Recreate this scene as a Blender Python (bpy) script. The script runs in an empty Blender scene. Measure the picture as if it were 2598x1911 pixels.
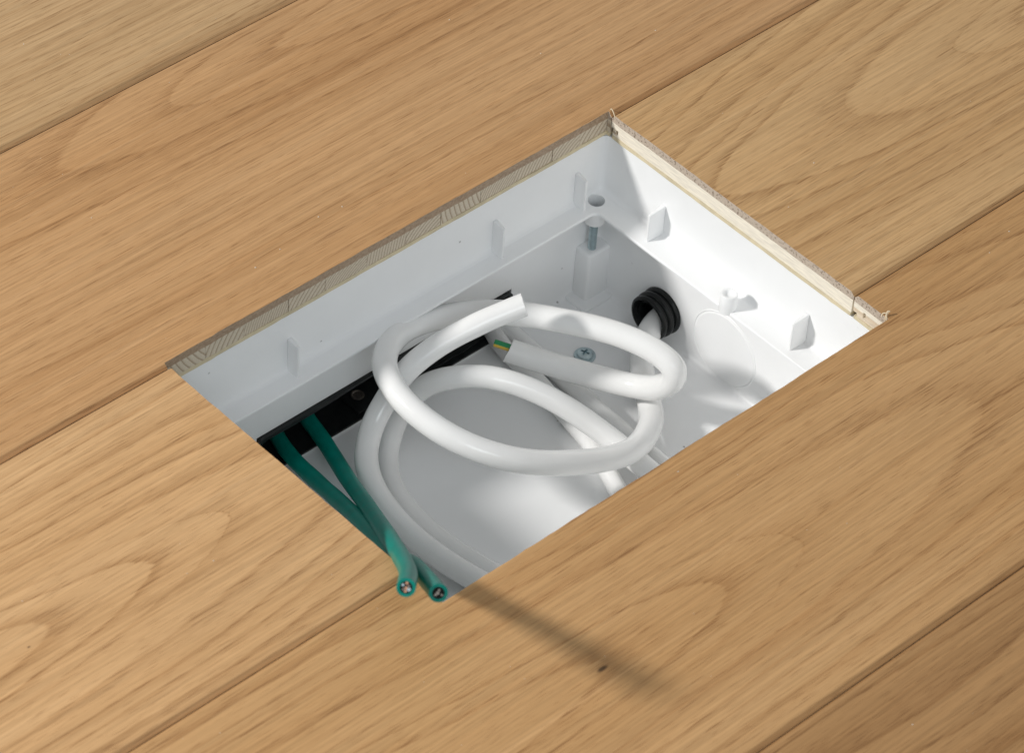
import bpy, bmesh, math, random
from mathutils import Vector, Matrix, noise

random.seed(7)
S = bpy.context.scene
COL = S.collection

# ------------------------------------------------------------------ camera
cam_d = bpy.data.cameras.new('camera')
cam = bpy.data.objects.new('camera', cam_d)
COL.objects.link(cam)
S.camera = cam
cam_d.sensor_fit = 'HORIZONTAL'
cam_d.sensor_width = 36.0
cam_d.lens = 36.0 * 9945.3 / 2598.0
cam_d.clip_start = 0.05
cam_d.clip_end = 50
RX = Vector((0.73589324, -0.67473686, 0.05649172))
RY = Vector((0.44468154, 0.5445275, 0.7111597))
RZ = Vector((-0.51060696, -0.49821679, 0.70075714))
CAM = Vector((-1.23434915, -1.14025664, 1.43819762))
cam.matrix_world = Matrix(((RX.x, RY.x, RZ.x, CAM.x), (RX.y, RY.y, RZ.y, CAM.y), (RX.z, RY.z, RZ.z, CAM.z), (0, 0, 0, 1)))
cam_d.dof.use_dof = True
cam_d.dof.focus_distance = 2.17
cam_d.dof.aperture_fstop = 17.0

# ------------------------------------------------------------------ world and lamps (indoor studio light)
W = bpy.data.worlds.new('World')
S.world = W
W.use_nodes = True
bg = W.node_tree.nodes['Background']
bg.inputs[0].default_value = (0.93, 0.97, 1.0, 1)
bg.inputs[1].default_value = 0.36

TARGET = Vector((-0.15, -0.1, -0.05))
TO_KEY = Vector((-1.25, 0.735, 1.0)).normalized()
key_d = bpy.data.lights.new('key_lamp', 'AREA')
key_d.shape = 'DISK'
key_d.size = 0.31
key_d.energy = 64
key_d.color = (1.0, 0.975, 0.945)
key = bpy.data.objects.new('key_lamp', key_d)
COL.objects.link(key)
key.location = TARGET + TO_KEY * 2.8
key.rotation_euler = (-TO_KEY).to_track_quat('-Z', 'Y').to_euler()

# large soft fill from the camera side
TO_FILL = Vector((-0.38, -0.75, 0.55)).normalized()
fill_d = bpy.data.lights.new('fill_lamp', 'AREA')
fill_d.shape = 'DISK'
fill_d.size = 1.1
fill_d.energy = 11
fill_d.color = (0.90, 0.96, 1.0)
fill = bpy.data.objects.new('fill_lamp', fill_d)
COL.objects.link(fill)
fill.location = TARGET + TO_FILL * 2.5
fill.rotation_euler = (-TO_FILL).to_track_quat('-Z', 'Y').to_euler()

S.view_settings.view_transform = 'Standard'
S.view_settings.look = 'None'
S.view_settings.gamma = 1
S.view_settings.exposure = 0
S.view_settings.use_curve_mapping = False
S.render.engine = 'CYCLES'
S.cycles.max_bounces = 8
S.cycles.diffuse_bounces = 5
S.cycles.use_denoising = True

# ------------------------------------------------------------------ node helpers
class NT:
    def __init__(self, name):
        self.mat = bpy.data.materials.new(name)
        self.mat.use_nodes = True
        self.t = self.mat.node_tree
        self.bsdf = self.t.nodes['Principled BSDF']

    def n(self, typ, **kw):
        nd = self.t.nodes.new(typ)
        for k, v in kw.items():
            setattr(nd, k, v)
        return nd

    def set(self, sock, v):
        if isinstance(v, bpy.types.NodeSocket):
            self.t.links.new(v, sock)
        else:
            sock.default_value = v

    def m(self, op, a, b=0.0, c=0.0, clamp=False):
        nd = self.n('ShaderNodeMath', operation=op)
        nd.use_clamp = clamp
        self.set(nd.inputs[0], a)
        self.set(nd.inputs[1], b)
        self.set(nd.inputs[2], c)
        return nd.outputs[0]

    def xyz(self, x, y, z):
        nd = self.n('ShaderNodeCombineXYZ')
        self.set(nd.inputs[0], x); self.set(nd.inputs[1], y); self.set(nd.inputs[2], z)
        return nd.outputs[0]

    def scaled(self, v, s):
        nd = self.n('ShaderNodeVectorMath', operation='MULTIPLY')
        self.set(nd.inputs[0], v)
        nd.inputs[1].default_value = s
        return nd.outputs[0]

    def added(self, v, s):
        nd = self.n('ShaderNodeVectorMath', operation='ADD')
        self.set(nd.inputs[0], v)
        self.set(nd.inputs[1], s)
        return nd.outputs[0]

    def noise(self, v, scale=1.0, detail=2.0, rough=0.5, dist=0.0):
        nd = self.n('ShaderNodeTexNoise')
        self.set(nd.inputs['Vector'], v)
        nd.inputs['Scale'].default_value = scale
        nd.inputs['Detail'].default_value = detail
        nd.inputs['Roughness'].default_value = rough
        nd.inputs['Distortion'].default_value = dist
        return nd.outputs[0]

    def step(self, v, a, b, lo=0.0, hi=1.0):
        nd = self.n('ShaderNodeMapRange')
        nd.interpolation_type = 'SMOOTHSTEP'
        self.set(nd.inputs[0], v)
        nd.inputs[1].default_value = a; nd.inputs[2].default_value = b
        nd.inputs[3].default_value = lo; nd.inputs[4].default_value = hi
        return nd.outputs[0]

    def mix(self, f, a, b, mode='MIX'):
        nd = self.n('ShaderNodeMix', data_type='RGBA', blend_type=mode)
        self.set(nd.inputs[0], f)
        for s, v in ((nd.inputs[6], a), (nd.inputs[7], b)):
            if isinstance(v, tuple) and len(v) == 3:
                v = v + (1.0,)
            self.set(s, v)
        return nd.outputs[2]

    def ramp(self, v, stops):
        nd = self.n('ShaderNodeValToRGB')
        self.set(nd.inputs[0], v)
        cr = nd.color_ramp
        while len(cr.elements) < len(stops):
            cr.elements.new(0.5)
        for e, (p, c) in zip(cr.elements, stops):
            e.position = p
            e.color = (c, c, c, 1) if isinstance(c, float) else c + (1,)
        return nd.outputs[0]

    def bump(self, h, strength, dist):
        nd = self.n('ShaderNodeBump')
        nd.inputs['Strength'].default_value = strength
        nd.inputs['Distance'].default_value = dist
        self.set(nd.inputs['Height'], h)
        self.t.links.new(nd.outputs[0], self.bsdf.inputs['Normal'])

    def out(self, col, rough=0.5, spec=0.5, metal=0.0):
        i = self.bsdf.inputs
        if isinstance(col, tuple) and len(col) == 3:
            col = col + (1.0,)
        self.set(i['Base Color'], col)
        self.set(i['Roughness'], rough)
        self.set(i['Specular IOR Level'], spec)
        self.set(i['Metallic'], metal)
        return self.mat


def oak(name, seed, light, mid, dark, yc, depth, slope, period, spots=(), pore=1.0, figure=1.0):
    """plain-sawn oak: growth rings round a pith line below the board, pores and fibres along x"""
    t = NT(name)
    tc = t.n('ShaderNodeTexCoord').outputs['Object']
    P = t.added(tc, (seed * 3.17, seed * 0.71, seed * 0.37))
    sp = t.n('ShaderNodeSeparateXYZ'); t.t.links.new(tc, sp.inputs[0])
    x, y, z = sp.outputs
    w1 = t.m('SUBTRACT', t.noise(t.scaled(P, (2.2, 6.0, 6.0)), 1, 1.0, 0.5), 0.5)
    w2 = t.m('SUBTRACT', t.noise(t.scaled(P, (7.0, 32.0, 32.0)), 1, 2.0, 0.55), 0.5)
    w3 = t.m('SUBTRACT', t.noise(t.scaled(P, (60.0, 500.0, 500.0)), 1, 1.0, 0.5), 0.5)
    yy = t.m('ADD', t.m('SUBTRACT', y, yc), t.m('MULTIPLY', w1, 0.060))
    yy = t.m('ADD', yy, t.m('MULTIPLY', w2, 0.010))
    dd = t.m('ADD', t.m('MULTIPLY', x, slope), depth)
    dd = t.m('ADD', dd, t.m('MULTIPLY', w1, 0.045))
    dd = t.m('SUBTRACT', dd, z)
    r = t.m('SQRT', t.m('ADD', t.m('MULTIPLY', yy, yy), t.m('MULTIPLY', dd, dd)))
    r = t.m('ADD', r, t.m('MULTIPLY', w3, period * 0.10))
    rp = t.m('DIVIDE', r, period)
    # rings of uneven width and strength
    rp = t.m('ADD', rp, t.m('MULTIPLY', t.m('SINE', t.m('MULTIPLY', rp, 1.9)), 0.28))
    ph = t.m('FRACT', rp)
    rid = t.m('FRACT', t.m('MULTIPLY', t.m('SINE', t.m('MULTIPLY', t.m('FLOOR', rp), 12.99)), 437.5))
    strength = t.m('ADD', 0.45, t.m('MULTIPLY', rid, 0.75))
    early = t.m('MULTIPLY', t.ramp(ph, [(0.0, 1.0), (0.07, 0.92), (0.20, 0.45), (0.45, 0.10), (0.75, 0.0), (0.96, 0.04), (1.0, 1.0)]), strength)
    broad = t.noise(t.scaled(P, (1.3, 15.0, 15.0)), 1, 2.0, 0.55)
    streak = t.noise(t.scaled(P, (1.8, 95.0, 95.0)), 1, 3.0, 0.62)
    fibre = t.noise(t.scaled(P, (7.5, 600.0, 600.0)), 1, 2.0, 0.65)
    col = t.mix(t.step(broad, 0.28, 0.72), mid, light)
    col = t.mix(t.m('MULTIPLY', early, 0.50 * figure, clamp=True), col, dark)
    col = t.mix(t.step(streak, 0.52, 0.80, 0.0, 0.48), col, dark)
    col = t.mix(t.step(streak, 0.46, 0.22, 0.0, 0.60), col, (light[0] * 1.08, light[1] * 1.10, light[2] * 1.14))
    k = t.step(fibre, 0.24, 0.76, 0.86, 1.13)
    col = t.mix(1.0, col, t.xyz(k, k, k), 'MULTIPLY')
    # open pores: long thin dark dashes, densest in the earlywood
    pn = t.noise(t.scaled(P, (42.0, 1450.0, 1450.0)), 1, 1.0, 0.5)
    thr = t.m('SUBTRACT', 0.695, t.m('MULTIPLY', early, 0.110))
    pm = t.m('MULTIPLY', t.m('SUBTRACT', pn, thr), 18.0 * pore, clamp=True)
    col = t.mix(t.m('MULTIPLY', pm, 0.46), col, (dark[0] * 0.48, dark[1] * 0.38, dark[2] * 0.30))
    # finest pores, all over
    pf = t.noise(t.scaled(P, (60.0, 2200.0, 2200.0)), 1, 1.0, 0.6)
    pf = t.m('MULTIPLY', t.m('SUBTRACT', pf, t.m('SUBTRACT', 0.615, t.m('MULTIPLY', early, 0.05))), 12.0, clamp=True)
    col = t.mix(t.m('MULTIPLY', pf, 0.48), col, (dark[0] * 0.62, dark[1] * 0.52, dark[2] * 0.44))
    lf = t.noise(t.scaled(P, (40.0, 1700.0, 1700.0)), 1, 0.0, 0.5)
    col = t.mix(t.step(lf, 0.62, 0.74, 0.0, 0.30), col, (light[0] * 1.22, light[1] * 1.24, light[2] * 1.26))
    for (sx, sy, sr) in spots:
        dx = t.m('MULTIPLY', t.m('SUBTRACT', x, sx), 0.45)
        dy = t.m('SUBTRACT', y, sy)
        d = t.m('SQRT', t.m('ADD', t.m('MULTIPLY', dx, dx), t.m('MULTIPLY', dy, dy)))
        d = t.m('ADD', d, t.m('MULTIPLY', w3, sr * 1.2))
        col = t.mix(t.step(d, sr, sr * 0.25, 0.0, 0.85), col, (0.06, 0.035, 0.018))
    # sawn faces: end grain across the board is greyer, with round pores; the ripped edge is fuzzy and grey
    nrm = t.n('ShaderNodeNewGeometry').outputs['True Normal']
    ns = t.n('ShaderNodeSeparateXYZ'); t.t.links.new(nrm, ns.inputs[0])
    endm = t.step(t.m('ABSOLUTE', ns.outputs[0]), 0.8, 0.9)
    sawm = t.step(t.m('ABSOLUTE', ns.outputs[1]), 0.85, 0.95)
    dots = t.noise(t.scaled(tc, (300.0, 620.0, 620.0)), 1, 2.0, 0.7)
    ecol = t.mix(t.step(dots, 0.52, 0.64), (0.52, 0.43, 0.345), (0.24, 0.18, 0.135))
    col = t.mix(endm, col, ecol)
    fuzz = t.noise(t.scaled(tc, (700.0, 300.0, 900.0)), 1, 2.0, 0.7)
    col = t.mix(t.m('MULTIPLY', sawm, 0.8), col, t.mix(t.step(fuzz, 0.35, 0.7), (0.40, 0.315, 0.235), (0.27, 0.20, 0.14)))
    t.bump(t.m('SUBTRACT', t.m('MULTIPLY', fibre, 0.3), pm), 0.30, 0.00025)
    rough = t.step(fibre, 0.2, 0.8, 0.42, 0.58)
    return t.out(col, rough, 0.28)


def softwood(name, light, dark, per):
    """pale core block, grain along y, growth rings in the x-z section, turned differently in each block"""
    t = NT(name)
    tc = t.n('ShaderNodeTexCoord').outputs['Object']
    rnd = t.n('ShaderNodeObjectInfo').outputs['Random']
    sp = t.n('ShaderNodeSeparateXYZ'); t.t.links.new(tc, sp.inputs[0])
    x, y, z = sp.outputs
    off = t.m('MULTIPLY', rnd, 37.0)
    Q = t.added(t.scaled(tc, (160.0, 5.0, 160.0)), t.xyz(off, off, off))
    w = t.m('SUBTRACT', t.noise(Q, 1, 2.0), 0.5)
    ang = t.m('MULTIPLY', t.m('SUBTRACT', t.m('FRACT', t.m('MULTIPLY', rnd, 7.31)), 0.5), 2.0)
    rad = t.m('ADD', 0.045, t.m('MULTIPLY', t.m('FRACT', t.m('MULTIPLY', rnd, 23.1)), 0.07))
    ux = t.m('SUBTRACT', x, t.m('MULTIPLY', t.m('COSINE', ang), rad))
    uz = t.m('SUBTRACT', z, t.m('MULTIPLY', t.m('SINE', ang), rad))
    u = t.m('SQRT', t.m('ADD', t.m('MULTIPLY', ux, ux), t.m('MULTIPLY', uz, uz)))
    u = t.m('ADD', u, t.m('MULTIPLY', w, 0.0007))
    pp = t.m('ADD', per, t.m('MULTIPLY', t.m('FRACT', t.m('MULTIPLY', rnd, 13.7)), per * 1.2))
    ph = t.m('FRACT', t.m('DIVIDE', u, pp))
    late = t.ramp(ph, [(0.0, 0.0), (0.55, 0.08), (0.86, 0.9), (0.94, 1.0), (1.0, 0.0)])
    f = t.noise(t.scaled(tc, (1500.0, 120.0, 1500.0)), 1, 2.0)
    col = t.mix(t.m('MULTIPLY', late, 0.75), light, dark)
    k = t.step(f, 0.25, 0.75, 0.86, 1.08)
    col = t.mix(1.0, col, t.xyz(k, k, k), 'MULTIPLY')
    t.bump(t.m('SUBTRACT', f, late), 0.4, 0.0002)
    return t.out(col, 0.75, 0.2)


def plain(name, col, rough=0.5, spec=0.5, metal=0.0, vary=0.03, vscale=60.0, bump=0.0, bscale=400.0, specks=0.0):
    t = NT(name)
    tc = t.n('ShaderNodeTexCoord').outputs['Object']
    n1 = t.noise(tc, vscale, 3.0, 0.6)
    k = t.step(n1, 0.25, 0.75, 1 - vary, 1 + vary)
    c = t.mix(1.0, col, t.xyz(k, k, k), 'MULTIPLY')
    if specks > 0:
        v = t.n('ShaderNodeTexVoronoi')
        t.set(v.inputs['Vector'], tc)
        v.inputs['Scale'].default_value = 75.0
        pick = t.step(t.noise(t.scaled(tc, (75.0, 75.0, 75.0)), 0.7, 0.0), 0.575, 0.61)
        s = t.m('MULTIPLY', t.step(v.outputs['Distance'], 0.075, 0.03), pick)
        c = t.mix(t.m('MULTIPLY', s, specks), c, (0.10, 0.09, 0.08))
    if bump > 0:
        t.bump(t.noise(tc, bscale, 3.0, 0.6), bump, 0.0003)
    r = t.step(n1, 0.2, 0.8, rough * 0.9, min(1.0, rough * 1.1))
    return t.out(c, r, spec, metal)


# plank row: (name, light, mid, dark)
ORANGE_A = ((0.572, 0.338, 0.160), (0.508, 0.281, 0.122), (0.345, 0.168, 0.062))
ORANGE_B = ((0.648, 0.402, 0.198), (0.582, 0.338, 0.151), (0.385, 0.196, 0.075))
YELLOW_D = ((0.560, 0.366, 0.188), (0.498, 0.307, 0.144), (0.34, 0.184, 0.076))
YELLOW_B = ((0.625, 0.395, 0.190), (0.562, 0.333, 0.147), (0.37, 0.192, 0.073))
BROWN_C = ((0.582, 0.347, 0.158), (0.510, 0.284, 0.116), (0.355, 0.170, 0.060))
BROWN_E = ((0.430, 0.240, 0.101), (0.368, 0.194, 0.075), (0.25, 0.118, 0.041))
M_core = softwood('softwood core', (0.67, 0.585, 0.46), (0.33, 0.225, 0.135), 0.0016)  # same softwood darkened; shade of the far sawn edge is in the colour
M_core_lit = softwood('lit softwood core', (0.88, 0.81, 0.68), (0.66, 0.50, 0.33), 0.0020)  # same softwood lightened; key light on the right sawn faces is in the colour
M_back = plain('backing veneer', (0.66, 0.57, 0.39), 0.75, 0.2, vary=0.12, vscale=90)
M_white = plain('white moulded plastic', (0.89, 0.897, 0.90), 0.38, 0.45, vary=0.012, vscale=35, bump=0.05, bscale=900, specks=0.55)
M_white2 = plain('white moulded plastic smooth', (0.89, 0.897, 0.90), 0.38, 0.45, vary=0.012, vscale=35, bump=0.05, bscale=900)
M_sheath = plain('white cable sheath', (0.875, 0.875, 0.865), 0.17, 0.55, vary=0.016, vscale=60, bump=0.05, bscale=350, specks=0.4)
M_cut = plain('cut cable sheath', (0.86, 0.86, 0.85), 0.6, 0.3, bump=0.5, bscale=900)
M_green = plain('dusty green cable sheath', (0.001, 0.215, 0.17), 0.40, 0.2, vary=0.14, vscale=120, bump=0.1, bscale=500)
M_black = plain('black plastic', (0.012, 0.014, 0.014), 0.42, 0.4, vary=0.3, vscale=300, bump=0.25, bscale=1600)
M_rubber = plain('black rubber', (0.005, 0.006, 0.006), 0.22, 0.3, vary=0.2, vscale=200, bump=0.1, bscale=900)
M_zinc = plain('zinc plated steel', (0.50, 0.60, 0.63), 0.30, 0.5, 1.0, vary=0.08, vscale=500)
M_darksteel = plain('dull steel', (0.25, 0.22, 0.19), 0.5, 0.5, 0.8, vary=0.3, vscale=700)
M_copper = plain('bare copper', (0.80, 0.42, 0.27), 0.3, 0.5, 1.0, vary=0.1)
M_hole = plain('dark filler', (0.012, 0.014, 0.013), 0.7, 0.2)  # near-black, stands for the shade inside the cut cable ends
M_wg = plain('wire insulation green', (0.02, 0.27, 0.10), 0.35, 0.5)
M_wy = plain('wire insulation yellow', (0.75, 0.50, 0.07), 0.35, 0.5)
M_light_block = plain('subfloor board', (0.30, 0.27, 0.22), 0.9, 0.1, vary=0.15)
M_splint = plain('torn wood fibre', (0.72, 0.60, 0.42), 0.8, 0.2, vary=0.2, vscale=900)
M_dust = plain('sawdust', (0.80, 0.72, 0.60), 0.9, 0.1, vary=0.1)

# ------------------------------------------------------------------ mesh helpers
def tag(o, label=None, cat=None, group=None, kind=None):
    for k, v in (('label', label), ('category', cat), ('group', group), ('kind', kind)):
        if v:
            o[k] = v
    return o


def mesh_obj(name, verts, faces, mat, parent=None, smooth=None):
    me = bpy.data.meshes.new(name)
    me.from_pydata([tuple(v) for v in verts], [], faces)
    me.validate()
    return link_mesh(name, me, mat, parent, smooth)


def link_mesh(name, me, mat, parent=None, smooth=None):
    bm = bmesh.new(); bm.from_mesh(me)
    bmesh.ops.recalc_face_normals(bm, faces=bm.faces)
    bm.to_mesh(me); bm.free()
    if not isinstance(mat, (list, tuple)):
        mat = [mat]
    if len(me.materials) == 0:
        for m_ in mat:
            me.materials.append(m_)
    if smooth is not None:
        me.polygons.foreach_set('use_smooth', [True] * len(me.polygons))
        me.set_sharp_from_angle(angle=math.radians(smooth))
    o = bpy.data.objects.new(name, me)
    COL.objects.link(o)
    if parent:
        o.parent = parent
        o.matrix_parent_inverse = parent.matrix_world.inverted()
    return o


def empty(name, loc):
    o = bpy.data.objects.new(name, None)
    COL.objects.link(o)
    o.location = loc
    o.matrix_world = Matrix.Translation(loc)
    return o


def box_vf(x0, x1, y0, y1, z0, z1):
    v = [(x, y, z) for z in (z0, z1) for y in (y0, y1) for x in (x0, x1)]
    f = [(0, 2, 3, 1), (4, 5, 7, 6), (0, 1, 5, 4), (2, 6, 7, 3), (0, 4, 6, 2), (1, 3, 7, 5)]
    return v, f


def temp(verts, faces):
    me = bpy.data.meshes.new('tmp')
    me.from_pydata([tuple(v) for v in verts], [], faces)
    bm = bmesh.new(); bm.from_mesh(me)
    bmesh.ops.recalc_face_normals(bm, faces=bm.faces)
    bm.to_mesh(me); bm.free()
    o = bpy.data.objects.new('tmp', me)
    COL.objects.link(o)
    return o


def bevelled_box(x0, x1, y0, y1, z0, z1, r, seg=3):
    v, f = box_vf(x0, x1, y0, y1, z0, z1)
    o = temp(v, f)
    bm = bmesh.new(); bm.from_mesh(o.data)
    bmesh.ops.bevel(bm, geom=list(bm.edges), offset=r, segments=seg, affect='EDGES', profile=0.5)
    bm.to_mesh(o.data); bm.free()
    return o


def boolean(base, cutters, op='DIFFERENCE'):
    """returns a new mesh; base and cutters are temp objects and are removed"""
    for c in cutters:
        m_ = base.modifiers.new('b', 'BOOLEAN')
        m_.operation = op
        m_.solver = 'EXACT'
        m_.object = c
    bpy.context.view_layer.update()
    dg = bpy.context.evaluated_depsgraph_get()
    me = bpy.data.meshes.new_from_object(base.evaluated_get(dg))
    for o in [base] + list(cutters):
        d = o.data
        bpy.data.objects.remove(o)
        if d.users == 0:
            bpy.data.meshes.remove(d)
    me.materials.clear()
    return me


def prism_x(prof, x0, x1):
    n = len(prof)
    v = [(x0, y, z) for y, z in prof] + [(x1, y, z) for y, z in prof]
    f = [tuple(range(n))[::-1], tuple(range(n, 2 * n))]
    f += [(i, (i + 1) % n, n + (i + 1) % n, n + i) for i in range(n)]
    return v, f


def lathe(prof, org, axis='z', n=40, close=False):
    """prof: list of (radius, height along axis)"""
    vs, fs = [], []
    for r, h in prof:
        for i in range(n):
            a = 2 * math.pi * i / n
            c, s = math.cos(a) * r, math.sin(a) * r
            p = {'z': (c, s, h), 'x': (h, c, s), 'y': (c, h, s)}[axis]
            vs.append((org[0] + p[0], org[1] + p[1], org[2] + p[2]))
    m_ = len(prof)
    for j in range(m_ - 1 + (1 if close else 0)):
        k = (j + 1) % m_
        for i in range(n):
            i2 = (i + 1) % n
            fs.append((j * n + i, j * n + i2, k * n + i2, k * n + i))
    if not close:
        if prof[0][0] > 1e-6:
            fs.append(tuple(range(n))[::-1])
        if prof[-1][0] > 1e-6:
            fs.append(tuple(range((m_ - 1) * n, m_ * n)))
    return vs, fs


def spline(pts, per=14):
    P = [Vector(p) for p in pts]
    P = [P[0] * 2 - P[1]] + P + [P[-1] * 2 - P[-2]]
    out = []
    for i in range(1, len(P) - 2):
        p0, p1, p2, p3 = P[i - 1:i + 3]
        # centripetal Catmull-Rom
        t0 = 0.0
        t1 = t0 + max(1e-5, (p1 - p0).length) ** 0.5
        t2 = t1 + max(1e-5, (p2 - p1).length) ** 0.5
        t3 = t2 + max(1e-5, (p3 - p2).length) ** 0.5
        for j in range(per):
            t = t1 + (t2 - t1) * j / per
            a1 = p0 * ((t1 - t) / (t1 - t0)) + p1 * ((t - t0) / (t1 - t0))
            a2 = p1 * ((t2 - t) / (t2 - t1)) + p2 * ((t - t1) / (t2 - t1))
            a3 = p2 * ((t3 - t) / (t3 - t2)) + p3 * ((t - t2) / (t3 - t2))
            b1 = a1 * ((t2 - t) / (t2 - t0)) + a2 * ((t - t0) / (t2 - t0))
            b2 = a2 * ((t3 - t) / (t3 - t1)) + a3 * ((t - t1) / (t3 - t1))
            out.append(b1 * ((t2 - t) / (t2 - t1)) + b2 * ((t - t1) / (t2 - t1)))
    out.append(P[-2].copy())
    # relax
    for _ in range(10):
        q = [out[0]]
        for i in range(1, len(out) - 1):
            q.append(out[i] * 0.5 + (out[i - 1] + out[i + 1]) * 0.25)
        q.append(out[-1])
        out = q
    return out


def frames(path):
    T = []
    for i in range(len(path)):
        a = path[max(0, i - 1)]; b = path[min(len(path) - 1, i + 1)]
        T.append((b - a).normalized())
    N = Vector((0, 0, 1)) - T[0] * T[0].z
    if N.length < 1e-3:
        N = Vector((1, 0, 0))
    N.normalize()
    fr = []
    for t in T:
        N = (N - t * N.dot(t)).normalized()
        fr.append((t, N, t.cross(N)))
    return fr


def tube_vf(path, r, n=24, wob=0.0, open_end=None, seed=0.0, slant=0.0):
    """swept tube; open_end = (inner radius, depth) hollows the last end"""
    fr = frames(path)
    vs, fs = [], []
    L = len(path)
    for i, p in enumerate(path):
        t, a, b = fr[i]
        rr = r
        if wob:
            rr = r * (1 + wob * noise.noise(Vector((p.x * 45 + seed, p.y * 45, p.z * 45))))
        for k in range(n):
            an = 2 * math.pi * k / n
            off = (a * math.cos(an) + b * math.sin(an)) * rr
            q = p + off
            if i == L - 1 and slant:
                q = q + t * (slant * math.cos(an) + 0.0004 * noise.noise(Vector((k * 1.7, seed, 0.3))))
            vs.append(q)
    for i in range(L - 1):
        for k in range(n):
            k2 = (k + 1) % n
            fs.append((i * n + k, i * n + k2, (i + 1) * n + k2, (i + 1) * n + k))
    fs.append(tuple(range(n))[::-1])
    last = (L - 1) * n
    n_out = len(fs)
    if open_end:
        ri, dep = open_end
        t, a, b = fr[-1]
        p = path[-1]
        i0 = len(vs)
        for k in range(n):
            an = 2 * math.pi * k / n
            q = p + (a * math.cos(an) + b * math.sin(an)) * ri
            if slant:
                q = q + t * (slant * math.cos(an) * ri / r)
            vs.append(q)
        i1 = len(vs)
        for k in range(n):
            an = 2 * math.pi * k / n
            vs.append(p - t * dep + (a * math.cos(an) + b * math.sin(an)) * ri)
        for k in range(n):
            k2 = (k + 1) % n
            fs.append((last + k, last + k2, i0 + k2, i0 + k))
            fs.append((i0 + k, i0 + k2, i1 + k2, i1 + k))
        fs.append(tuple(range(i1, i1 + n)))
    else:
        fs.append(tuple(range(last, last + n)))
    return vs, fs, n_out


def rrect(x0, x1, y0, y1, r, n=5):
    pts = []
    for cx, cy, a0 in ((x1 - r, y1 - r, 0), (x0 + r, y1 - r, 90), (x0 + r, y0 + r, 180), (x1 - r, y0 + r, 270)):
        for i in range(n + 1):
            a = math.radians(a0 + 90 * i / n)
            pts.append((cx + r * math.cos(a), cy + r * math.sin(a)))
    return pts

# ------------------------------------------------------------------ the floor: bevelled oak planks with a rectangular cut-out
HX0, HX1, HY0, HY1 = -0.3205, 0.0, -0.2134, 0.0049     # the cut-out
T_OAK, T_CORE, T_BACK = 0.0053, 0.0093, 0.0026
ZB = -(T_OAK + T_CORE + T_BACK)
JY = [0.5717, 0.3817, 0.1917, 0.0019, -0.1881, -0.3808, -0.5708]
XL, XR = -0.95, 0.75


def hole_cutter(z0=-0.03, z1=0.02, amp=0.00042):
    ring = []
    cs = [(HX0, HY0), (HX1, HY0), (HX1, HY1), (HX0, HY1)]
    for i in range(4):
        a = Vector(cs[i]); b = Vector(cs[(i + 1) % 4])
        n = int((b - a).length / 0.004)
        d = (b - a).normalized(); nn = Vector((d.y, -d.x))
        for k in range(n):
            p = a + (b - a) * (k / n)
            if k:
                q = noise.noise(Vector((p.x * 45, p.y * 45, 3.1))) * 1.1 + noise.noise(Vector((p.x * 210, p.y * 210, 9.1))) * 0.7
                p = p + nn * (amp * q)
            ring.append((p.x, p.y))
    n = len(ring)
    v = [(x, y, z0) for x, y in ring] + [(x, y, z1) for x, y in ring]
    f = [tuple(range(n))[::-1], tuple(range(n, 2 * n))]
    f += [(i, (i + 1) % n, n + (i + 1) % n, n + i) for i in range(n)]
    return temp(v, f)


def box_temp(*a):
    return temp(*box_vf(*a))


floor = empty('floor', (0, 0, 0))
tag(floor, 'oak plank floor with a rectangular cut-out', kind='structure')
GAP = 0.0003
BEV = 0.0025


def plank(row, x0, x1, mat, label, cut=False, blocks=None, seedsplit=None):
    y1, y0 = JY[row] - GAP, JY[row + 1] + GAP
    prof = [(y0, -T_OAK), (y0, -BEV), (y0 + 0.0003, -BEV + 0.0002), (y0 + BEV - 0.0004, -0.00025), (y0 + BEV + 0.0002, 0), (y1 - BEV - 0.0002, 0),
            (y1 - BEV + 0.0004, -0.00025), (y1 - 0.0003, -BEV + 0.0002), (y1, -BEV), (y1, -T_OAK)]
    v, f = prism_x(prof, x0, x1)
    if cut:
        me = boolean(temp(v, f), [hole_cutter()])
        o = link_mesh('plank', me, mat, floor, 16)
    else:
        o = mesh_obj('plank', v, f, mat, floor, 16)
    o['label'] = label
    zc0, zc1 = -T_OAK - T_CORE, -T_OAK
    gz0, gz1 = zc0 + 0.0016, zc0 + 0.0051
    # core with a groove on the far edge and a tongue on the near edge
    cp = [(y0 + 0.0004, zc0), (y0 + 0.0004, gz0 + 0.0002), (y0 - 0.0045, gz0 + 0.0002), (y0 - 0.0045, gz1 - 0.0002), (y0, gz1 - 0.0002), (y0, zc1),
          (y1, zc1), (y1, gz1), (y1 - 0.0055, gz1), (y1 - 0.0055, gz0), (y1 - 0.0012, gz0), (y1 - 0.0012, zc0)]
    v, f = prism_x(cp, x0, x1)
    cs = []
    if cut:
        cs.append(hole_cutter())
    if blocks:
        cs.append(box_temp(*blocks, -0.03, 0.0))
    if cs:
        link_mesh('core', boolean(temp(v, f), cs), M_core, o)
    else:
        mesh_obj('core', v, f, M_core, o)
    bp = [(y0 + 0.0006, ZB), (y0 + 0.0006, zc0), (y1 - 0.0014, zc0), (y1 - 0.0014, ZB)]
    v, f = prism_x(bp, x0, x1)
    if cut:
        link_mesh('backing_veneer', boolean(temp(v, f), [hole_cutter()]), M_back, o)
    else:
        mesh_obj('backing_veneer', v, f, M_back, o)
    return o


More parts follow.
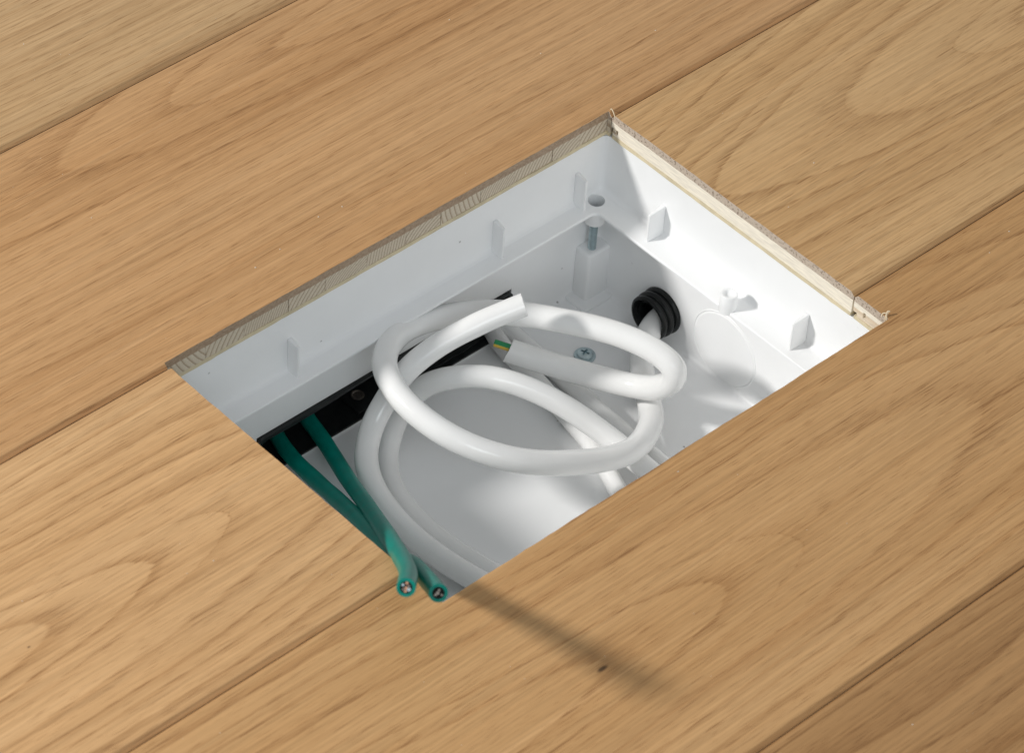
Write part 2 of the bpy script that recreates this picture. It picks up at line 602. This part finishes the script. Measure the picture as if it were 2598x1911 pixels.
m_D = oak('oak yellow fine grain', 1.0, *YELLOW_D, yc=0.42, depth=0.03, slope=0.03, period=0.0050, figure=0.8)
m_A = oak('oak warm', 2.0, *ORANGE_A, yc=0.165, depth=0.050, slope=-0.060, period=0.0085, figure=0.75)
m_BL = oak('oak warm cathedral', 3.0, *ORANGE_B, yc=-0.10, depth=0.085, slope=0.130, period=0.0100, spots=((-0.4949, -0.107, 0.0008),), figure=0.9)
m_BR = oak('oak tan', 4.0, *YELLOW_B, yc=-0.080, depth=0.050, slope=-0.110, period=0.0085, pore=1.1, figure=0.8)
m_C = oak('oak tan broad', 5.0, *BROWN_C, yc=-0.290, depth=0.060, slope=0.120, period=0.0115, spots=((-0.2896, -0.2955, 0.0021),), pore=0.7, figure=0.65)
m_E = oak('oak brown', 6.0, *BROWN_E, yc=-0.45, depth=0.04, slope=0.03, period=0.0070)

plank(0, XL, XR, m_E, 'oak plank at the far side of the floor')
plank(1, XL, XR, m_D, 'pale yellow oak plank in the top left of the photo')
pA = plank(2, XL, XR, m_A, 'wide warm oak plank along the far edge of the cut-out', True, (HX0 - 0.025, HX1 + 0.03, 0.0, 0.07))
pBL = plank(3, XL, HX0 + 0.02, m_BL, 'oak plank sawn off at the left edge of the cut-out', True)
pBR = plank(3, HX1 - 0.02, XR, m_BR, 'oak plank with its pale sawn end at the right edge of the cut-out', True, (HX1 - 0.03, HX1 + 0.021, -0.2, 0.01))
pC = plank(4, XL, XR, m_C, 'oak plank along the near edge of the cut-out with a long soft shadow', True, (HX1 - 0.03, HX1 + 0.021, -0.25, -0.17))
plank(5, XL, XR, m_E, 'darker oak plank in the bottom right of the photo')

# core blocks that show in the sawn faces
def block(vs, fs, par, mat=None):
    c = Vector((0, 0, 0))
    for q in vs:
        c += Vector(q)
    c /= len(vs)
    o = mesh_obj('core_block', [Vector(q) - c for q in vs], fs, mat or M_core, par)
    o.location = c
    return o

zc0, zc1 = -T_OAK - T_CORE + 0.00005, -T_OAK - 0.00005
xs = [HX0]
while xs[-1] < HX1 - 0.04:
    xs.append(xs[-1] + random.uniform(0.025, 0.034))
xs[-1:] = [HX1 - (HX1 - xs[-2]) * 0.5, HX1] if HX1 - xs[-2] > 0.04 else [HX1]
for a, b in zip(xs[:-1], xs[1:]):
    j = random.uniform(0.0, 0.0004)
    v, f = box_vf(a + 0.00015, b - 0.00015, HY1 + j, 0.07, zc0, zc1)
    block(v, f, pA)
for a, b in ((HX0 - 0.025, HX0), (HX1, HX1 + 0.03)):
    v, f = box_vf(a + 0.0001, b - 0.0001, 0.0026, 0.07, zc0, zc1)
    block(v, f, pA)
y1 = JY[3] - GAP; y0 = JY[4] + GAP
gz0, gz1 = zc0 + 0.0016, zc0 + 0.0051
cp = [(y0 + 0.0003, zc0), (y0 + 0.0003, zc1), (y1, zc1), (y1 + 0.0002, gz1), (y1 - 0.0055, gz1), (y1 - 0.0055, gz0), (y1 - 0.0010, gz0), (y1 - 0.0016, zc0)]
v, f = prism_x(cp, HX1 + 0.0002, HX1 + 0.021)
block(v, f, pBR, M_core_lit)
v, f = box_vf(HX1 + 0.0004, HX1 + 0.021, HY0 + 0.0002, JY[4] - 0.0004, zc0, zc1)
base = temp(v, f)
me = boolean(base, [box_temp(HX1 - 0.01, HX1 + 0.006, -0.1975, -0.1958, -0.0125, -0.0085),
                    box_temp(HX1 - 0.01, HX1 + 0.008, -0.1915, -0.1872, -0.0149, -0.0122)])
link_mesh('core_block', me, M_core_lit, pC)

# torn fibres at two corners of the cut-out
pth = spline([(0.0016, 0.0052, -0.0004), (0.0012, 0.0042, 0.0018), (0.0006, 0.0022, 0.0016), (0.0001, 0.0004, 0.0004), (-0.0001, -0.0008, -0.0014)], 6)
v, f, _ = tube_vf(pth, 0.00030, 7, wob=0.5)
mesh_obj('splinter', v, f, M_splint, pA, 60)
for i, pts in enumerate(([(-0.0006, -0.2128, -0.002), (0.0002, -0.2116, 0.0004), (0.0010, -0.2108, 0.0016), (0.0018, -0.2108, 0.0027), (0.0026, -0.2114, 0.0024)],
                         [(-0.0008, -0.2118, -0.002), (0.0002, -0.2108, 0.0012), (0.0016, -0.2116, 0.0020)],
                         [(-0.0005, -0.2090, -0.001), (0.0003, -0.2086, 0.0006), (0.0009, -0.2105, 0.0016)])):
    pth = spline(pts, 6)
    v, f, _ = tube_vf(pth, 0.00042 - 0.00008 * i, 7, wob=0.6, seed=i)
    mesh_obj('splinter', v, f, M_splint, pC, 60)

# unseen slab added below the planks to stop light leaking into the box
o = link_mesh('light_block', boolean(box_temp(XL, XR, -0.57, 0.57, -0.16, ZB - 0.0006), [box_temp(HX0 - 0.0037, HX1 + 0.0037, HY0 - 0.0037, 0.0085, -0.137, 0.1),
                                                                                      box_temp(-0.262, -0.060, 0.0, 0.13, -0.1335, -0.0955),
                                                                                      box_temp(-0.02, 0.12, -0.07, -0.035, -0.13, -0.095)]), M_light_block)
tag(o, 'unseen slab added under the oak planks to block stray light', kind='structure')

# fine sawdust lying on the planks
vs, fs = [], []
for i in range(210):
    x = random.uniform(-0.56, 0.28); y = random.uniform(-0.46, 0.30)
    if HX0 - 0.004 < x < HX1 + 0.004 and HY0 - 0.004 < y < HY1 + 0.004:
        continue
    if min(abs(y - j) for j in JY) < 0.004:
        continue
    s = random.choice((0.00018, 0.00022, 0.00028, 0.0005))
    a = random.uniform(0, 6.28); b = len(vs)
    l = random.uniform(0.8, 2.0)
    for k in range(3):
        vs.append((x + s * l * math.cos(a + k * 2.09), y + s * math.sin(a + k * 2.09), 0.00005))
    vs.append((x, y, s * 0.9))
    fs += [(b, b + 1, b + 3), (b + 1, b + 2, b + 3), (b + 2, b, b + 3), (b, b + 2, b + 1)]
o = mesh_obj('sawdust', vs, fs, M_dust)
tag(o, 'fine pale sawdust specks scattered over the oak planks', 'sawdust', kind='stuff')

# ------------------------------------------------------------------ the white floor box
ZL = -0.0585        # top of the ledge
ZF = -0.132         # floor of the box
BX0, BX1, BY0, BY1 = -0.3215, 0.001, -0.2145, 0.0055
LW = dict(r=0.0165, f=0.0130, l=0.0145, n=0.0130)
fb = empty('floor_box', (-0.16, -0.1, ZF - 0.0025))
tag(fb, 'white plastic floor box sunk into the cut-out of the oak floor', 'floor box')

prof = [(-0.0025, 0, -0.0608), (-0.0025, 0, -0.0178), (0.0, 0, -0.0178), (0.0003, 0, ZL + 0.0035)]
for i in range(1, 5):
    a = math.pi / 2 * i / 4
    prof.append((0.0003 + 0.0035 * (1 - math.cos(a)), 0, ZL + 0.0035 * (1 - math.sin(a))))
prof += [(-0.0008, 1, ZL - 0.0002)]
for i in range(1, 4):
    a = math.pi / 2 * i / 3
    prof.append((-0.0008 + 0.0008 * math.sin(a), 1, ZL - 0.0002 - 0.0008 * (1 - math.cos(a))))
prof += [(0.0, 1, -0.0606), (-0.0002, 1, -0.0608)]
vs, fs = [], []
npt = None
for ab, t, z in prof:
    rr = 0.0045 if t == 0 else 0.0045
    ring = rrect(BX0 + ab + t * LW['l'], BX1 - ab - t * LW['r'], BY0 + ab + t * LW['n'], BY1 - ab - t * LW['f'], rr if ab >= 0 or t else 0.006, 6)
    npt = len(ring)
    vs += [(x, y, z) for x, y in ring]
m_ = len(prof)
for j in range(m_):
    k = (j + 1) % m_
    for i in range(npt):
        i2 = (i + 1) % npt
        fs.append((j * npt + i, j * npt + i2, k * npt + i2, k * npt + i))
SCX, SCY = -0.0093, -0.0010
hole = temp(*lathe([(0.005, -0.09), (0.005, -0.03)], (SCX, SCY, 0), n=36))
frame = link_mesh('frame', boolean(temp(vs, fs), [hole]), M_white, fb, 35)

# fins on the frame walls
def fin(x0, x1, y0, y1, z1, out_axis):
    # tapered plate: the free edge is thinner than the root
    z0 = ZL - 0.0003
    th = 0.0009
    if out_axis == 'y':
        xc = (x0 + x1) / 2
        b = [(xc - th * 1.7, y1), (xc + th * 1.7, y1), (xc + th * 0.9, y0), (xc - th * 0.9, y0)]
        tops = [z1, z1, z1 - 0.0012, z1 - 0.0012]
    else:
        yc = (y0 + y1) / 2
        b = [(x1, yc - th * 1.7), (x1, yc + th * 1.7), (x0, yc + th * 0.9), (x0, yc - th * 0.9)]
        tops = [z1, z1, z1 - 0.0012, z1 - 0.0012]
    v = [(x, y, z0) for x, y in b] + [(x, y, t) for (x, y), t in zip(b, tops)]
    f = [(0, 3, 2, 1), (4, 5, 6, 7)] + [(i, (i + 1) % 4, 4 + (i + 1) % 4, 4 + i) for i in range(4)]
    o = mesh_obj('fin', v, f, M_white2, frame, 30)
    bv = o.modifiers.new('bevel', 'BEVEL'); bv.width = 0.0005; bv.segments = 2
    return o

for x in (-0.0205, -0.0838, -0.2340):
    fin(x, x, -0.0030, BY1 - 0.0002, -0.0352, 'y')
for y in (-0.0440, -0.1578):
    fin(-0.0110, BX1 - 0.0002, y, y, -0.0375, 'x')
# peg on the right ledge
PX, PY = -0.0128, -0.1115
v, f = lathe([(0.0052, ZL - 0.0022), (0.0052, ZL), (0.00515, ZL + 0.0035), (0.0050, ZL + 0.0098), (0.0046, ZL + 0.0103), (0.0034, ZL + 0.0103), (0.0030, ZL + 0.0100), (0.0025, ZL + 0.0090), (0.0012, ZL + 0.0086)], (PX, PY, 0), n=36)
mesh_obj('peg', v, f, M_white2, frame, 40)
# tubular boss under the ledge corner
v, f = lathe([(0.0052, -0.0604), (0.0066, -0.0604), (0.0066, -0.0728), (0.0062, -0.0735), (0.0026, -0.0735), (0.0026, -0.0720), (0.0052, -0.0720)], (SCX, SCY, 0), n=40, close=True)
mesh_obj('screw_boss', v, f, M_white2, frame, 40)

# lower box
inner = bevelled_box(BX0, BX1, BY0, BY1, ZF, 0.05, 0.0038, 4)
slot = box_temp(-0.2560, -0.0662, 0.0, 0.03, -0.1310, -0.0988)
gh = temp(*lathe([(0.0118, -0.02), (0.0118, 0.02)], (0, -0.052, -0.113), axis='x', n=40))
outer = box_temp(BX0 - 0.0025, BX1 + 0.0025, BY0 - 0.0025, BY1 + 0.0025, ZF - 0.0025, -0.0610)
base = link_mesh('base', boolean(outer, [inner, slot, gh]), M_white, fb, 35)

# corner post that takes the levelling screw
pv = bevelled_box(-0.0160, BX1 + 0.001, -0.0062, BY1 + 0.001, ZF - 0.001, -0.0952, 0.0024, 4)
o = link_mesh('post', boolean(pv, [temp(*lathe([(0.0021, -0.12), (0.0021, -0.05)], (SCX, SCY, 0), n=20))]), M_white2, base, 35)
# pad of the post
pv = bevelled_box(-0.0225, BX1 + 0.001, -0.0125, BY1 + 0.001, ZF - 0.002, ZF + 0.0016, 0.0014, 3)
me = pv.data.copy(); bpy.data.objects.remove(pv)
link_mesh('pad', me, M_white2, base, 35)
# knock-out disc in the right wall: a shallow raised rim and a disc inside it
kc = (BX1, -0.1015, -0.1075)
v, f = lathe([(0.0256, 0.0004), (0.0252, -0.0001), (0.0247, -0.00042), (0.0242, -0.00005), (0.0237, -0.00005), (0.0231, -0.00045), (0.0225, -0.0005), (0.0004, -0.0005)], kc, axis='x', n=72)
mesh_obj('knock_out', v, f, M_white2, base, 25)

# levelling screw
prof = [(0.0016, -0.1040)]
z = -0.1030
while z < -0.0714:
    prof += [(0.00205, z), (0.00245, z + 0.00028), (0.00245, z + 0.00042), (0.00205, z + 0.0007)]
    z += 0.00085
prof += [(0.0021, -0.0710), (0.0046, -0.0709), (0.0046, -0.0692), (0.0036, -0.0680), (0.0008, -0.0678)]
v, f = lathe(prof, (SCX, SCY, 0), n=28)
o = mesh_obj('levelling_screw', v, f, M_zinc, fb, 25)
o['label'] = 'zinc levelling screw in the far right corner'

# pan-head screw with its washer in the floor of the box
FX, FY = -0.0463, -0.0380
v, f = lathe([(0.0063, ZF - 0.0005), (0.0064, ZF + 0.0007), (0.0061, ZF + 0.0011), (0.0046, ZF + 0.0012)], (FX, FY, 0), n=40)
wsh = mesh_obj('washer', v, f, M_zinc, None, 30)
hd = temp(*lathe([(0.0048, ZF + 0.0008), (0.0048, ZF + 0.0019), (0.0044, ZF + 0.0026), (0.0032, ZF + 0.0031), (0.0012, ZF + 0.0033)], (FX, FY, 0), n=40))
def cross(w, l, rot):
    v, f = box_vf(-l, l, -w, w, ZF + 0.0013, ZF + 0.01)
    c, s = math.cos(rot), math.sin(rot)
    return temp([(FX + x * c - y * s, FY + x * s + y * c, z) for x, y, z in v], f)
hm = boolean(hd, [cross(0.00055, 0.0026, 0.35), cross(0.00055, 0.0026, 0.35 + math.pi / 2)])
fs_ = link_mesh('floor_screw', hm, M_zinc, fb, 30)
fs_['label'] = 'cross-head screw in the floor of the box'
wsh.parent = fs_
wsh.matrix_parent_inverse = fs_.matrix_world.inverted()

# black liner of the cable slot in the far wall
def liner():
    x0, x1, z0, z1 = -0.2557, -0.0665, -0.1308, -0.0990
    ys = [0.0035, 0.0042, 0.085]
    vs, fs = [], []
    n = None
    def ring(x0, x1, z0, z1, r, y, sag=0.0):
        out = []
        for x, z in rrect(x0, x1, z0, z1, r, 5):
            dz = 0.0
            if z > (z0 + z1) / 2 + 0.005:
                u = (x + 0.235) / 0.06
                dz = -sag * math.exp(-u * u)
            out.append((x, y, z + dz))
        return out
    def dense(loop):
        out = []
        for i, p in enumerate(loop):
            q = loop[(i + 1) % len(loop)]
            m_ = max(1, int(abs(q[0] - p[0]) / 0.006))
            for k in range(m_):
                out.append((p[0] + (q[0] - p[0]) * k / m_, p[1] + (q[1] - p[1]) * k / m_))
        return out
    ol = dense(rrect(x0, x1, z0, z1, 0.004, 5))
    il = []
    cx, cz = (x0 + x1) / 2, (z0 + z1) / 2
    sx = ((x1 - x0) / 2 - 0.0016) / ((x1 - x0) / 2); sz = ((z1 - z0) / 2 - 0.0013) / ((z1 - z0) / 2)
    il = [(cx + (x - cx) * sx, cz + (z - cz) * sz) for x, z in ol]
    def put(loop, y, sag):
        for x, z in loop:
            dz = 0.0
            if z > cz + 0.008:
                u = (x + 0.228) / 0.045
                dz = -sag * math.exp(-u * u)
            vs.append((x, y, z + dz))
    N = len(ol)
    put(ol, 0.088, 0); put(ol, 0.0052, 0.0); put(ol, 0.0040, 0.0004); put(ol, 0.0034, 0.0010)
    put(il, 0.0034, 0.0026); put(il, 0.0046, 0.0030); put(il, 0.012, 0.001); put(il, 0.085, 0)
    for j in range(7):
        for i in range(N):
            i2 = (i + 1) % N
            fs.append((j * N + i, j * N + i2, (j + 1) * N + i2, (j + 1) * N + i))
    fs.append(tuple(range(N))[::-1]); fs.append(tuple(range(7 * N, 8 * N)))
    return vs, fs
v, f = liner()
slotl = mesh_obj('slot_liner', v, f, M_black, fb, 35)
slotl['label'] = 'black plastic liner of the cable slot in the far wall'
pv = bevelled_box(-0.1795, -0.0690, 0.0068, 0.06, -0.1298, -0.1286, 0.0004, 2)
me = pv.data.copy(); bpy.data.objects.remove(pv)
link_mesh('plate', me, M_black, slotl, 35)
v, f = lathe([(0.0040, -0.1288), (0.0040, -0.1281), (0.0034, -0.1279), (0.0030, -0.1281), (0.0027, -0.1284), (0.0008, -0.1284)], (-0.1708, 0.0181, 0), n=28)
mesh_obj('screw', v, f, M_darksteel, slotl, 30)

# ribbed rubber grommet in the right wall
gc = (0.0, -0.052, -0.113)
prof = [(0.0092, 0.006), (0.0118, 0.006), (0.0118, 0.0012), (0.0146, 0.0008), (0.0149, 0.0), (0.0148, -0.0012), (0.0142, -0.0020), (0.0129, -0.0024), (0.0127, -0.0032), (0.0131, -0.0038),
        (0.0143, -0.0042), (0.0146, -0.0050), (0.0145, -0.0064), (0.0138, -0.0072), (0.0128, -0.0076), (0.0127, -0.0082), (0.0136, -0.0088), (0.0141, -0.0096), (0.0139, -0.0110), (0.0131, -0.0118),
        (0.0122, -0.0120), (0.0116, -0.0112), (0.0112, -0.0092), (0.0106, -0.0086), (0.0102, -0.0094), (0.0096, -0.0096), (0.0092, -0.0088), (0.0090, -0.0060), (0.0098, -0.0040), (0.0098, -0.0020), (0.0091, 0.0)]
v, f = lathe(prof, gc, axis='x', n=56, close=True)
o = mesh_obj('grommet', v, f, M_rubber, fb, 50)
o['label'] = 'black ribbed rubber grommet in the right wall'

# dark pipe behind the grommet
v, f = lathe([(0.0093, 0.005), (0.0115, 0.005), (0.0115, 0.1), (0.0005, 0.1), (0.0005, 0.098), (0.0093, 0.098)], gc, axis='x', n=32, close=True)
mesh_obj('conduit', v, f, M_black, fb, 40)

# ------------------------------------------------------------------ cables
RING = [(0.0600, -0.0540, -0.1165), (0.0200, -0.0540, -0.1165), (-0.0080, -0.0545, -0.1170), (-0.0317, -0.0688, -0.1210), (-0.0506, -0.0949, -0.1220), (-0.0669, -0.1126, -0.1160),
        (-0.0984, -0.1283, -0.1050), (-0.1290, -0.1249, -0.0960), (-0.1698, -0.1089, -0.0810), (-0.1926, -0.0818, -0.0700), (-0.1990, -0.0496, -0.0630), (-0.1897, -0.0228, -0.0615),
        (-0.1676, -0.0076, -0.0650), (-0.1444, -0.0052, -0.0690), (-0.1145, -0.0178, -0.0710), (-0.0960, -0.0352, -0.0710), (-0.0841, -0.0524, -0.0700), (-0.0674, -0.0792, -0.0700),
        (-0.0585, -0.1031, -0.0720), (-0.0562, -0.1152, -0.0770), (-0.0563, -0.1150, -0.0870), (-0.0581, -0.1058, -0.0980), (-0.0606, -0.0944, -0.1045), (-0.0661, -0.0819, -0.1070),
        (-0.0826, -0.0542, -0.1060), (-0.1003, -0.0292, -0.1010)]
END = [(-0.1102, -0.0484, -0.0450), (-0.1218, -0.0429, -0.0490), (-0.1340, -0.0379, -0.0530), (-0.1558, -0.0291, -0.0630), (-0.1745, -0.0244, -0.0750), (-0.1882, -0.0237, -0.0900), (-0.2006, -0.0269, -0.1010),
       (-0.2139, -0.0379, -0.1070), (-0.2227, -0.0538, -0.1100), (-0.2272, -0.0743, -0.1130), (-0.2264, -0.1005, -0.1170), (-0.2208, -0.1297, -0.1200), (-0.2081, -0.1615, -0.1230), (-0.170, -0.188, -0.1245), (-0.128, -0.192, -0.1245)]
ARC = [(-0.128, -0.192, -0.1245), (-0.1000, -0.1830, -0.1235), (-0.0904, -0.1638, -0.1215), (-0.0929, -0.1368, -0.1170), (-0.0966, -0.1069, -0.1105), (-0.1149, -0.0764, -0.0920), (-0.1356, -0.0531, -0.0820), (-0.1488, -0.0379, -0.0850), (-0.1584, -0.0228, -0.0980),
       (-0.1697, -0.0190, -0.1100), (-0.1808, -0.0225, -0.1190), (-0.1935, -0.0326, -0.1245), (-0.2041, -0.0486, -0.1255), (-0.2105, -0.0693, -0.1255), (-0.2119, -0.0978, -0.1255), (-0.2074, -0.1299, -0.1255), (-0.1985, -0.1622, -0.1255), (-0.18, -0.198, -0.1255)]
D1 = [(-0.0740, 0.0700, -0.1240), (-0.0757, 0.0169, -0.1250), (-0.0821, -0.0061, -0.1262), (-0.0855, -0.0379, -0.1264), (-0.0929, -0.0767, -0.1264), (-0.0977, -0.1006, -0.1264), (-0.1069, -0.1250, -0.1264), (-0.1173, -0.1525, -0.1264), (-0.125, -0.195, -0.1264)]
D2 = [(-0.0710, 0.0500, -0.1150), (-0.0715, 0.0200, -0.1200), (-0.0700, -0.0045, -0.1265), (-0.0730, -0.0529, -0.1264), (-0.0753, -0.0855, -0.1264), (-0.0764, -0.1097, -0.1264), (-0.0763, -0.1282, -0.1264), (-0.0768, -0.1543, -0.1264), (-0.078, -0.195, -0.1264)]
G1 = [(-0.2170, 0.0780, -0.1245), (-0.2251, 0.0287, -0.1245), (-0.2299, 0.0183, -0.1245), (-0.2351, -0.0008, -0.1225), (-0.2431, -0.0304, -0.1120), (-0.2537, -0.0602, -0.0960), (-0.2671, -0.0901, -0.0760), (-0.2883, -0.1303, -0.0460),
      (-0.3065, -0.1649, -0.0180), (-0.3210, -0.1910, 0.0090), (-0.3372, -0.2160, 0.0335), (-0.3636, -0.2537, 0.0715)]
G2 = [(-0.1960, 0.0780, -0.1245), (-0.2032, 0.0289, -0.1245), (-0.2070, 0.0207, -0.1245), (-0.2124, 0.0008, -0.1225), (-0.2213, -0.0203, -0.1160), (-0.2370, -0.0499, -0.1000), (-0.2541, -0.0804, -0.0790), (-0.2771, -0.1177, -0.0500),
      (-0.3021, -0.1553, -0.0170), (-0.3281, -0.1905, 0.0180), (-0.3533, -0.2218, 0.0510), (-0.3809, -0.2496, 0.0840)]


def cable(name, pts, r, mat, label, cat, wob=0.028, open_end=None, seed=0.0, slant=0.0, cutmat=None):
    path = spline(pts, 12)
    v, f, n_out = tube_vf(path, r, 28, wob, open_end, seed, slant)
    me = bpy.data.meshes.new(name)
    me.from_pydata([tuple(q) for q in v], [], f)
    me.materials.append(mat)
    me.materials.append(cutmat or mat)
    for p in me.polygons:
        if p.index >= n_out - 1:
            p.material_index = 1
    o = link_mesh(name, me, mat, None, 55)
    tag(o, label, cat)
    return o, path


c_ring, p_ring = cable('coiled_cable', RING, 0.0071, M_sheath, 'white cable coiled in a ring, green and yellow wire at its end', 'cable', open_end=(0.0052, 0.006), seed=1.3, slant=0.0012, cutmat=M_cut)
# green and yellow earth wire
fr = frames(p_ring)[-1]
t, a, b = fr
e = p_ring[-1]
up = Vector((0, 0, 1)); up = (up - t * up.dot(t)).normalized(); sd = t.cross(up)
cw = e + up * 0.0024
n = 24
vs, fs, mi = [], [], []
hs = (-0.0058, 0.0085, 0.0090)
for h, rr in zip(hs, (0.0022, 0.0022, 0.0020)):
    for k in range(n):
        an = 2 * math.pi * k / n
        vs.append(cw + t * h + (up * math.cos(an) + sd * math.sin(an)) * rr)
viewdir = (CAM - e).normalized()
for j in range(2):
    for k in range(n):
        k2 = (k + 1) % n
        fs.append((j * n + k, j * n + k2, (j + 1) * n + k2, (j + 1) * n + k))
        an = 2 * math.pi * (k + 0.5) / n
        mi.append(0 if math.cos(an) > 0.46 or (math.cos(an) < -0.75) else 1)
fs.append(tuple(range(n))[::-1]); mi.append(1)
fs.append(tuple(range(2 * n, 3 * n))); mi.append(2)
me = bpy.data.meshes.new('earth_wire')
me.from_pydata([tuple(q) for q in vs], [], fs)
for m_ in (M_wg, M_wy, M_copper):
    me.materials.append(m_)
for p, i in zip(me.polygons, mi):
    p.material_index = i
w = link_mesh('earth_wire', me, M_wg, c_ring, 50)
w['label'] = 'green and yellow earth wire sticking out of the cut sheath'
for i, (du, ds) in enumerate(((-0.0022, 0.0024), (-0.0022, -0.0024))):
    pth = [e + up * du + sd * ds - t * 0.0058, e + up * du + sd * ds - t * 0.0022]
    v, f, _ = tube_vf(pth, 0.0020, 16)
    mesh_obj('wire', v, f, M_white2, c_ring, 50)

ENDP = list(reversed(END))
cable('loose_cable', ARC[::-1][:-1] + ENDP, 0.0066, M_sheath, 'white cable in a big loop, its cut end raised above the ring', 'cable', seed=4.1, slant=-0.0006, cutmat=M_cut)
cable('straight_cable', D1, 0.0054, M_sheath, 'thin white cable lying straight on the box floor, left of its twin', 'cable', seed=7.7)
cable('straight_cable', D2, 0.0054, M_sheath, 'thin white cable lying straight on the box floor, nearer the grommet', 'cable', seed=9.2)


def green(pts, label, seed, strands):
    o, path = cable('green_cable', pts, 0.0046, M_green, label, 'cable', wob=0.05, open_end=(0.0030, 0.0012), seed=seed, slant=0.0007)
    t, a, b = frames(path)[-1]
    e = path[-1]
    random.seed(int(seed * 10))
    v, f, _ = tube_vf([e - t * 0.0016, e - t * 0.0009], 0.00295, 20)
    mesh_obj('recess_shade', v, f, M_hole, o, 50)  # dark disc added for the shade in the hollow cut end
    for i in range(strands):
        an = 2 * math.pi * i / max(1, strands - 1) + seed
        rr = 0.0003 if i == strands - 1 else random.uniform(0.0013, 0.0021)
        an += random.uniform(-0.3, 0.3)
        c = e + (a * math.cos(an) + b * math.sin(an)) * rr
        h = random.uniform(-0.0009, 0.0004)
        v, f, _ = tube_vf([c - t * 0.002, c + t * h], random.uniform(0.0005, 0.0009), 10)
        mesh_obj('conductor', v, f, (M_copper, M_zinc, M_darksteel)[i % 3] if strands > 4 else M_darksteel, o, 50)
    return o


green(G1, 'green cable ending lower right, the one passing behind, with a dark cut end', 1.7, 4)
green(G2, 'green cable crossing in front, with copper conductors in its upturned cut end', 2.9, 7)
